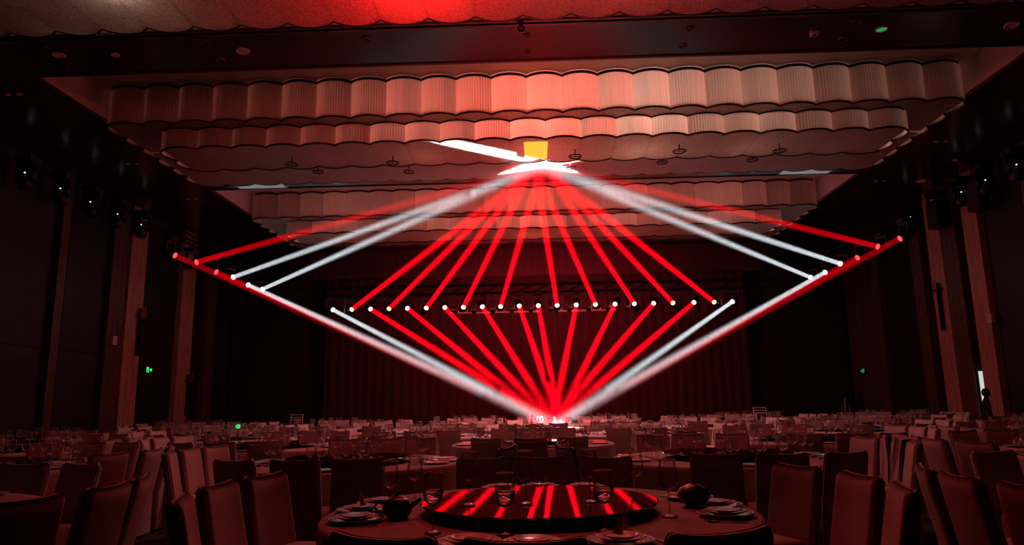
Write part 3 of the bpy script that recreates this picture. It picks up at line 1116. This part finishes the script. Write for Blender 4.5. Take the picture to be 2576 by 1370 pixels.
G_HI = glass_parts(24)
glo = MB().lathe(GP, 12)
nb = len(glo.f)
glo.torus(.0375, .0022, 12, 4, (0, 0, .262))
G_LO = glo.mesh('wine_glass', 'wine_glass', True)
G_LO.materials.append(MAT['glass_rim'])
G_LO.materials.append(MAT['glass_stem'])
for p_ in G_LO.polygons:
    p_.material_index = 1 if p_.index >= nb else (2 if p_.index % (len(GP) - 1) < 9 else 0)
WATER = MB().lathe([(.001, .1215), (.024, .130), (.0395, .150), (.0455, .172), (.045, .190), (.001, .190)], 24).mesh('water', 'water', True)
PLATE_C = MB().lathe([(.001, .004), (.085, .004), (.095, .002), (.10, .006), (.150, .018), (.152, .022), (.10, .011), (.085, .009), (.001, .009)], 28).mesh('charger_plate', 'porcelain', True)
BAND = MB().lathe([(.138, .0188), (.151, .0228), (.1535, .0215), (.150, .0165)], 28).mesh('gilt_band', 'porcelain_band', True)
PLATE_D = MB().lathe([(.001, .004), (.065, .004), (.075, .006), (.112, .022), (.114, .025), (.075, .011), (.001, .009)], 24).mesh('dinner_plate', 'porcelain', True)
PLATE_S = MB().lathe([(.001, .004), (.05, .004), (.058, .006), (.082, .016), (.083, .019), (.056, .010), (.001, .009)], 24).mesh('side_plate', 'porcelain', True)
PLATE_LO = MB().lathe([(.001, .004), (.09, .004), (.15, .02), (.10, .012), (.001, .01)], 14).mesh('plate', 'porcelain', True)


def lathe_cloth(r, zt):
    n = 96
    m = MB()
    prof = [(0.0, 0), (0.5, 0), (0.9, 0), (0.985, 0), (1.0, -0.010), (1.004, -0.04), (1.006, -0.25), (1.008, -0.5), (1.012, -0.745)]

    def fn(u, v):
        j = v * (len(prof) - 1)
        i = min(int(round(j)), len(prof) - 1)
        rr, z = prof[i]
        t = 2 * PI * u
        wv = 0.010 * math.sin(24 * t + 1.3 * math.sin(5 * t)) * max(0, -z) / 0.5
        return ((r * rr + wv) * math.cos(t), (r * rr + wv) * math.sin(t), zt + z)
    m.grid(fn, n, len(prof) - 1, True)
    return m.mesh('tablecloth', 'table_linen', True)


CLOTH = lathe_cloth(R_T, Z_T)
TOP = MB().lathe([(.001, .735), (R_T - .03, .735), (R_T - .015, .745), (R_T - .015, .757), (R_T - .03, .764), (.001, .764)], 48).mesh('tabletop', 'trim_bronze', True)
LEG = MB().lathe([(.42, .02), (.42, .05), (.08, .08), (.06, .4), (.08, .70), (.3, .735)], 16, cap=True).mesh('pedestal', 'fixture_black', True)
R_S = 0.69
SUS_D = MB().lathe([(.001, .052), (R_S - .012, .052), (R_S, .056), (R_S, .060), (R_S - .006, .064), (.001, .064)], 64).mesh('glass_disc', 'turntable_glass', True)
for p_ in SUS_D.polygons:
    p_.use_smooth = False
SUS_B = MB().lathe([(.24, .0), (.24, .012), (.2, .02), (.2, .052)], 24, cap=True).mesh('bearing_base', 'fixture_black', True)

chairs, glasses, plates = [], [], []
for ti, (tx, ty, row, ns, txt) in enumerate(TABLES):
    t = thing('banquet_table', 'round banquet table under the cloth, the %s' % txt, 'table', (tx, ty, 0), 0, 'round banquet tables')
    put('tabletop', TOP, t)
    put('pedestal', LEG, t)
    tag(put('tablecloth', CLOTH, None, (tx, ty, 0.003)), 'pale floor-length cloth draped over the %s' % txt, 'tablecloth', 'cloths on the round tables')
    s = thing('turntable', '%s on the %s' % ('large dark glass turntable mirroring red beams' if row == 0 and abs(tx) < 1 else 'dark glass turntable', txt), 'turntable', (tx, ty, Z_T + 0.004), 0, 'glass turntables')
    put('glass_disc', SUS_D, s)
    put('bearing_base', SUS_B, s)
    ns = 12
    front = ti == 0
    for k in range(ns):
        side, off = divmod(k, 3)                       # four groups of three chairs: near, left, far, right
        a = -PI / 2 - side * PI / 2 - (off - 1) * math.radians(17.5)
        if front:
            a = math.radians((291, 268, 252, 198, 179, 162, 105, 90, 71, 23, 4, -14)[k])
        back = 1.79
        if front:
            back = (1.77, 1.90, 1.77, 1.90)[side]
        a += random.uniform(-.012, .012)
        rr = back - 0.30 + (random.uniform(-.02, .03) if not front else 0)
        x, y = tx + rr * math.cos(a), ty + rr * math.sin(a)
        chairs.append(((x, y, 0), a + PI / 2 + random.uniform(-.07, .07), k, ns, txt, ti))
        g = (tx + .86 * math.cos(a + .10), ty + .86 * math.sin(a + .10), Z_T + 0.004)
        glasses.append((g, k, ns, txt, ti, row))
        if row >= 1:
            b = a + .19 + random.uniform(-.03, .03)
            glasses.append(((tx + .80 * math.cos(b), ty + .80 * math.sin(b), Z_T + 0.004), k, ns, txt, ti, row, 1))
        plates.append(((tx + 1.05 * math.cos(a), ty + 1.05 * math.sin(a), Z_T + 0.004), k, ns, txt, ti, row, a))


def dist(p):
    return (Vector(p) - CAM).length


# occupied / hidden chairs: keep those in or near the frame
vis = [c for c in chairs if seen((c[0][0], c[0][1], 0.9), 260)]
vis.sort(key=lambda c: dist(c[0]))
one, rest = vis[:300], vis[300:]
CHAIR_OBJ = {}
for (p, rz, k, ns, txt, ti) in one:
    r = thing('banquet_chair', 'pale covered chair at %s, %s' % (txt, SEAT[k]), 'chair', p, rz, 'covered chairs around the banquet tables')
    for nm, me in CH:
        put(nm, me, r)
    CHAIR_OBJ[(ti, k)] = r
if rest:
    m = MB()
    for (p, rz, *_) in rest:
        X = Matrix.Translation(p) @ Matrix.Rotation(rz, 4, 'Z')
        for nm, me in CH:
            m.add([X @ v.co for v in me.vertices], [tuple(f.vertices) for f in me.polygons])
    o = m.build('distant_chairs', 'chair_cover', None, True)
    tag(o, 'mass of pale covered chairs in the farthest rows', 'chairs', None, 'stuff')

# ------------------------------------------------------------------ glasses
def glass_hi(p, label, group, sc=1.0, water=True):
    t = thing('wine_glass', label, 'glass', p, random.uniform(0, 6), group)
    t.scale = (sc, sc, sc)
    for nm, me in G_HI:
        put(nm, me, t)
    if water:
        put('water', WATER, t)
    return t


FX, FY = TABLES[0][0], TABLES[0][1]
zt, zs = Z_T + 0.004, Z_T + 0.0685
T0G = [(-.43, 3.60, zt, 'front left of the turntable', 1), (-.07, 3.52, zt, 'at the front centre before the turntable', 1), (.41, 3.60, zt, 'front right of the turntable', 1),
       (-.30, 4.08, zs, 'standing on the turntable, left one', 0), (.02, 4.10, zs, 'standing on the turntable, middle one', 0), (.38, 4.15, zs, 'standing on the turntable, right one', 0),
       (.80, 4.02, zt, 'at the right of the turntable, larger one', 0), (.74, 4.86, zt, 'behind the right edge of the turntable', 0),
       (-.80, 4.35, zt, 'at the left of the turntable, nearer one', 0), (-.72, 4.75, zt, 'at the left of the turntable, farther one', 0)]
for x, y, z, wh, wt in T0G:
    glass_hi((x, y, z), 'tall wine glass %s on the front centre table' % wh, 'wine glasses on the front table', 1.10 if 'larger' not in wh else 1.16, wt == 1)

gl = [g for g in glasses if g[5] > 0 or g[4] > 0]
gl = [g for g in gl if seen((g[0][0], g[0][1], 1.0), 150)]
gl.sort(key=lambda g: dist(g[0]))
g_one, g_rest = gl[:288], gl[288:]
for (p, k, ns, txt, ti, row, *sec) in g_one:
    kind_ = 'inner' if sec else 'outer'
    if row <= 1:
        glass_hi(p, '%s wine glass on %s, %s' % (kind_, txt, SEAT[k]), 'wine glasses on the guest tables', 1.0, False)
    else:
        o = put('wine_glass', G_LO, None, p)
        tag(o, '%s wine glass on %s, %s' % (kind_, txt, SEAT[k]), 'glass', 'wine glasses on the guest tables')
if g_rest:
    m = MB()
    for (p, *_) in g_rest:
        m.add([v.co + Vector(p) for v in G_LO.vertices], [tuple(f.vertices) for f in G_LO.polygons])
    o = m.build('distant_glasses', 'wine_glass', None, True)
    tag(o, 'glimmer of many wine glasses on the farthest tables', 'glasses', None, 'stuff')

# ------------------------------------------------------------------ plates, cutlery, napkins
NAP = MB()
for sgn in (-1, 1):
    NAP.grid(lambda u, v, s_=sgn: (s_ * (0.005 + .06 * u) * (1 - .4 * v), -.01 + .03 * math.sin(3 * u) * (1 - v), .075 * v + .012 * math.sin(6 * u) * v + 0.002 + .02 * u * (1 - v)), 6, 4)
NAP_ME = NAP.mesh('folded_napkin', 'napkin', True)
KNIFE = MB().box(-.009, .009, -.11, .02, 0, .003).box(-.006, .006, .02, .11, 0, .006).mesh('knife', 'steel')
fk = MB().box(-.004, .004, -.10, .05, .0, .004).box(-.011, .011, .05, .062, .0, .004)
for q in (-.009, -.003, .003, .009):
    fk.box(q - .0015, q + .0015, .062, .10, .0, .004)
FORK = fk.mesh('fork', 'steel')
SPOON = MB().box(-.004, .004, -.09, .04, .002, .006).grid(lambda u, v: ((u - .5) * .036 * math.sqrt(max(0, 1 - (2 * v - 1) ** 2)), .04 + .05 * v, .006 - .008 * (1 - (2 * u - 1) ** 2)), 6, 6).mesh('spoon', 'steel', True)
for (p, k, ns, txt, ti, row, a) in plates:
    if ti == 0:
        rz = a + PI / 2
        lab = 'front centre table, ' + SEAT[k]
        x, y, z = p
        c = put('charger_plate', PLATE_C, None, p)
        tag(c, 'wide charger plate at ' + lab, 'plate', 'charger plates')
        put('gilt_band', BAND, c)
        tag(put('dinner_plate', PLATE_D, None, (x, y, z + .010)), 'dinner plate stacked on the charger at ' + lab, 'plate', 'dinner plates')
        tag(put('side_plate', PLATE_S, None, (x, y, z + .021)), 'small side plate at ' + lab, 'plate', 'side plates')
        tx_ = Vector((-math.sin(a), math.cos(a), 0))
        for nm, me, q in (('knife', KNIFE, -.185), ('fork', FORK, .185), ('spoon', SPOON, -.215)):
            if dist(p) < 5.0 or nm == 'knife':
                o = put(nm, me, None, Vector(p) + tx_ * q + Vector((0, 0, 0.001)), (0, 0, rz))
                tag(o, 'steel %s beside plates at %s' % (nm, lab), nm, 'cutlery on the front table')
        if k in (0, 4, 7, 9):
            o = put('folded_napkin', NAP_ME, None, (x, y, z + .034), (0, 0, rz + .5))
            tag(o, 'folded napkin on the plates at ' + lab, 'napkin', 'napkins on the front table')
    elif row <= 2 and seen(p, 60):
        tag(put('plate', PLATE_LO, None, p), 'plate on %s, %s' % (txt, SEAT[k]), 'plate', 'plates on the guest tables')
        if (k + ti) % 3 == 0 and row == 1:
            tag(put('folded_napkin', NAP_ME, None, (p[0], p[1], p[2] + .022), (0, 0, a)), 'folded napkin on %s, %s' % (txt, SEAT[k]), 'napkin', 'napkins on the guest tables')

# dark tea pot and dark bowl on the front table
t = thing('teapot', 'dark round teapot at the left of the front turntable', 'teapot', (-.70, 4.08, zt))
MB().lathe([(.001, .0), (.05, .0), (.078, .03), (.085, .06), (.07, .095), (.045, .11), (.001, .112)], 22).build('body', 'dark_ceramic', t, True)
MB().lathe([(.045, .108), (.03, .122), (.008, .126), (.008, .136), (.014, .144), (.001, .15)], 16).build('lid', 'dark_ceramic', t, True)
MB().bar((.06, 0, .05), (.13, 0, .105), .016, 8, .009).build('spout', 'dark_ceramic', t, True)
hm = MB()
pp = [(-.07, 0, .085), (-.115, 0, .09), (-.13, 0, .06), (-.11, 0, .03), (-.075, 0, .03)]
for i in range(4):
    hm.bar(pp[i], pp[i + 1], .007, 6)
hm.build('handle', 'dark_ceramic', t, True)
t = thing('serving_bowl', 'dark round covered bowl at the right of the front turntable', 'bowl', (1.02, 4.42, zt))
MB().lathe([(.001, 0), (.05, 0), (.095, .05), (.10, .075), (.095, .078)], 24).build('body', 'dark_ceramic', t, True)
MB().lathe([(.098, .076), (.08, .105), (.03, .125), (.012, .13), (.014, .145), (.001, .15)], 24).build('lid', 'dark_ceramic', t, True)
# bottle, and stick with an added red light, on the bright far table
t = thing('bottle', 'pale bottle standing on the brightly lit centre table', 'bottle', (-.05, 17.35, zt))
MB().lathe([(.001, 0), (.036, .0), (.038, .01), (.038, .19), (.014, .24), (.013, .30)], 14).build('body', 'white_card', t, True)
MB().lathe([(.0145, .28), (.0145, .312), (.001, .313)], 12).build('cap', 'rim_metal', t, True)
MB().lathe([(.0385, .06), (.0385, .16)], 14).build('paper_label', 'napkin', t, True)
t = thing('light_stick', 'white glowing stick with added red light on the brightly lit centre table', 'light', (.52, 17.1, zt), .3)
MB().bar((0, 0, .012), (-.05, 0, .27), .018, 10).build('tube', 'stick_glow', t, True)
MB().box(-.06, .06, -.04, .04, .0, .012).build('stand', 'fixture_black', t)
ld = bpy.data.lights.new('light_stick', 'POINT')  # added red light standing in for table bounce
ld.energy = 70
ld.color = (1.0, 0.05, 0.09)  # red fill added in place of bounce from the lit table
ld.shadow_soft_size = 0.06
lo = bpy.data.objects.new('light_stick_light', ld)  # added red fill light
COL.objects.link(lo)
lo.parent = t
lo.location = (-.06, 0, .42)

# ------------------------------------------------------------------ coat over a chair at right
def coat(loc, rz):
    t = thing('draped_coat', 'pale coat hung over a covered chair back on the right', 'coat', loc, rz)

    def back(u, v):
        a = 2 * u - 1
        wd = .25 - .02 * v + .03 * math.sin(PI * v)
        return (a * wd, -.425 - .01 * v + .018 * math.sin(9 * a + 2 * v) * (0.3 + v) + .05 * v * v, .985 - .60 * v - .04 * abs(a) * (1 - v))
    MB().grid(back, 20, 12).build('body', 'coat_cloth', t, True)
    for sx in (-1, 1):
        def front(u, v, q=sx):
            inner = .03 + .07 * max(0, 1 - 2.2 * v)
            x = inner + (.26 - inner - .03 * v) * u
            return (q * x, -.275 + .06 * v + .022 * math.sin(7 * u + 3 * v) * (.3 + v), .985 - (.62 - .12 * u) * v - .04 * u * (1 - v))
        p_ = MB().grid(front, 10, 10).build('front_panel', 'coat_cloth', t, True)

        def lapel(u, v, q=sx):
            x = .03 + .07 * max(0, 1 - 2.2 * v * .55) + .06 * u * (1 - v)
            return (q * x, -.255 + .045 * v, .985 - .36 * v)
        MB().grid(lapel, 4, 6).build('lapel', 'coat_cloth', p_, True)
    MB().grid(lambda u, v: ((2 * u - 1) * .24, -.425 + .15 * v, .985 + .012 * math.sin(PI * v) - .04 * abs(2 * u - 1)), 20, 4).build('collar', 'coat_cloth', t, True)
    for sx in (-1, 1):
        m = MB()
        prev = Vector((sx * .235, -.39, .93))
        for q, r in ((Vector((sx * .275, -.41, .80)), .055), (Vector((sx * .27, -.42, .62)), .05), (Vector((sx * .25, -.41, .48)), .045)):
            m.bar(prev, q, .06 if prev.z > .9 else r + .005, 10, r)
            prev = q
        m.build('sleeve', 'coat_cloth', t, True)
    return t


best = None
for key, r in CHAIR_OBJ.items():
    d = (r.location - Vector((3.75, 7.9, 0))).length
    if best is None or d < best[0]:
        best = (d, r)
coat(best[1].location, best[1].rotation_euler.z)

# ------------------------------------------------------------------ people, poles, high chairs at the sides
def person(label, loc, rz, height, hand_r=None):
    t = thing('person', label, 'person', loc, rz)
    k = height / 1.70
    P_ = {'pel': (0, 0, .93), 'sp': (0, .01, 1.12), 'ch': (0, .0, 1.30), 'nk': (0, -.01, 1.43), 'hd': (0, -.03, 1.50), 'hd2': (0, -.035, 1.60), 'hd3': (0, -.03, 1.67)}
    edges = [('pel', 'sp'), ('sp', 'ch'), ('ch', 'nk'), ('nk', 'hd'), ('hd', 'hd2'), ('hd2', 'hd3')]
    R_ = {'pel': .135, 'sp': .12, 'ch': .14, 'nk': .055, 'hd': .07, 'hd2': .088, 'hd3': .06}
    for s, sx in (('l', -1), ('r', 1)):
        P_.update({'sh' + s: (sx * .17, .0, 1.36), 'el' + s: (sx * .235, .02, 1.10), 'wr' + s: (sx * .22, -.08, .88), 'pm' + s: (sx * .215, -.10, .82),
                   'hp' + s: (sx * .09, 0, .88), 'kn' + s: (sx * .10, -.01, .48), 'an' + s: (sx * .10, .02, .09), 'ft' + s: (sx * .11, -.12, .035)})
        R_.update({'sh' + s: .065, 'el' + s: .045, 'wr' + s: .03, 'pm' + s: .032, 'hp' + s: .10, 'kn' + s: .062, 'an' + s: .042, 'ft' + s: .035})
        edges += [('ch', 'sh' + s), ('sh' + s, 'el' + s), ('el' + s, 'wr' + s), ('wr' + s, 'pm' + s), ('pel', 'hp' + s), ('hp' + s, 'kn' + s), ('kn' + s, 'an' + s), ('an' + s, 'ft' + s)]
        for j, (dx, ln) in enumerate(((-.024, .07), (-.008, .085), (.008, .08), (.022, .06))):
            a_, b_ = 'f%d%s' % (j, s), 'g%d%s' % (j, s)
            P_[a_] = (sx * .215 + .0, -.10 + dx, .78)
            P_[b_] = (sx * .205, -.105 + dx, .78 - ln)
            R_[a_] = R_[b_] = .0085
            edges += [('pm' + s, a_), (a_, b_)]
        P_['th' + s] = (sx * .20, -.145, .80)
        R_['th' + s] = .009
        edges += [('pm' + s, 'th' + s)]
    names = list(P_)
    me = bpy.data.meshes.new('body')
    me.from_pydata([tuple(c * k for c in P_[n]) for n in names], [(names.index(a), names.index(b)) for a, b in edges], [])
    me.materials.append(MAT['dark_suit'])
    o = put('body', me, t)
    o.modifiers.new('skin', 'SKIN')
    for i, n in enumerate(names):
        sv = me.skin_vertices[0].data[i]
        sv.radius = (R_[n] * k, R_[n] * k)
        sv.use_root = n == 'pel'
    ss = o.modifiers.new('sub', 'SUBSURF')
    ss.levels = ss.render_levels = 1
    hm = MB()
    hm.lathe([(.001, .115), (.06, .10), (.092, .05), (.098, 0.0), (.09, -.05), (.075, -.09)], 16)
    hh = hm.build('hair', 'hair_black', t, True, loc=(0, -.02 * k, 1.60 * k))
    hh.scale = (k, k * 1.08, k)
    # face: nose, ears, eyes on the front (-y)
    fm = MB().bar((0, -.105, 1.575), (0, -.135, 1.545), .010, 6, .014)
    for sx in (-1, 1):
        fm.lathe([(.001, -.03), (.014, -.012), (.016, .012), (.001, .028)], 8, (sx * .092, -.03, 1.56))
    fm.lathe([(.001, -.075), (.05, -.06), (.072, -.02), (.074, .02), (.06, .05), (.001, .06)], 14, (0, -.045, 1.56))
    fo = fm.build('face', 'skin_tone', t, True)
    fo.scale = (k, k, k)
    em = MB()
    for sx in (-1, 1):
        em.lathe([(.001, -.006), (.010, 0), (.001, .006)], 8, (sx * .03, -.113, 1.575))
    em.box(-.022, .022, -.118, -.108, 1.515, 1.521)
    eo = em.build('eyes_and_mouth', 'hair_black', t)
    eo.scale = (k, k, k)
    return t


person('person in dark clothes standing before the lit door gap at right', (11.55, 18.7, 0), 1.2, 1.55)
person('person in dark clothes standing against the dark wide pilaster at right', (11.6, 26.0, 0), 0.9, 1.58)

t = thing('pole_bundle', 'bundle of thin metal poles leaning together near the right wall', 'poles', (9.0, 21.0, 0))
for k, (dx, dy, tx_, ty_, h_) in enumerate(((-.12, 0, -.05, 0, 1.36), (-.02, .1, .0, .05, 1.38), (.05, -.1, -.14, 0, 1.15), (.2, 0, .08, .02, 1.12))):
    MB().bar((dx, dy, 0), (tx_, ty_, h_), .016, 6).build('pole', 'pole_metal', t)
MB().torus(.12, .012, 14, 5, (0, 0, .6)).build('tie_ring', 'pole_metal', t, True)


def high_chair(loc, rz, label):
    t = thing('high_chair', label, 'chair', loc, rz, 'pale slatted high chairs')
    for sx in (-1, 1):
        for sy, top in ((-.2, 1.14), (.2, .78)):
            MB().bar((sx * .24, sy * 1.2, 0), (sx * .2, sy, top), .017, 6).build('leg', 'fixture_white', t)
    for z in (1.12, 1.04, .96):
        MB().box(-.2, .2, -.215, -.19, z - .015, z + .015).build('back_slat', 'fixture_white', t)
    MB().box(-.2, .2, -.2, .2, .60, .63).build('seat', 'fixture_white', t)
    MB().box(-.23, .23, .16, .42, .77, .79).build('tray', 'fixture_white', t)
    return t


high_chair((6.9, 22.6, 0), 0.2, 'pale slatted high chair rising behind the tables on the right')
high_chair((-7.5, 22.6, 0), -0.2, 'pale slatted high chair rising behind the tables on the left')
t = thing('green_lamp', 'tiny green glowing lamp among the far left tables', 'lamp', (-6.35, 15.2, 0))
MB().bar((0, 0, .0), (0, 0, .95), .015, 8).build('post', 'fixture_black', t)
MB().lathe([(.001, .93), (.05, .95), (.055, 1.0), (.03, 1.03), (.001, 1.035)], 12).build('lamp_head', 'exit_green', t, True)

# ------------------------------------------------------------------ haze where the beams meet, and light linking of the separate beams
def meeting_haze(name, up, label):
    tmp = []
    for a, b, ra, rb, u in TIPS:
        if u != up:
            continue
        me = MB().bar(a, b, ra, 14, rb).mesh('tip', 'haze_thin')
        tmp.append(put('tip', me))
    kc = bpy.data.collections.new('tips')
    for o in tmp[1:]:
        kc.objects.link(o)
    md = tmp[0].modifiers.new('u', 'BOOLEAN')
    md.operation = 'UNION'
    md.operand_type = 'COLLECTION'
    md.collection = kc
    md.solver = 'EXACT'
    bpy.context.view_layer.update()
    dg = bpy.context.evaluated_depsgraph_get()
    me = bpy.data.meshes.new_from_object(tmp[0].evaluated_get(dg))
    for o in tmp:
        bpy.data.objects.remove(o)
    bpy.data.collections.remove(kc)
    o = put(name, me)
    return tag(o, label, 'haze', None, 'stuff')


meeting_haze('lit_haze', True, 'glowing haze where the upward beams meet at the ceiling')
meeting_haze('lit_haze', False, 'glowing haze where the downward beams meet at the bright table')
# the haze along each single beam is lit by its own lamp only
BEAMS = [(o, next(c for c in o.parent.children if c.type == 'LIGHT')) for o in list(COL.objects) if o.name.startswith('light_beam')]
for b, l in BEAMS:
    lc = bpy.data.collections.new('haze_receivers')
    for o, _ in BEAMS:
        if o is not b:
            lc.objects.link(o)
    l.light_linking.receiver_collection = lc
    for co in lc.collection_objects:
        co.light_linking.link_state = 'EXCLUDE'
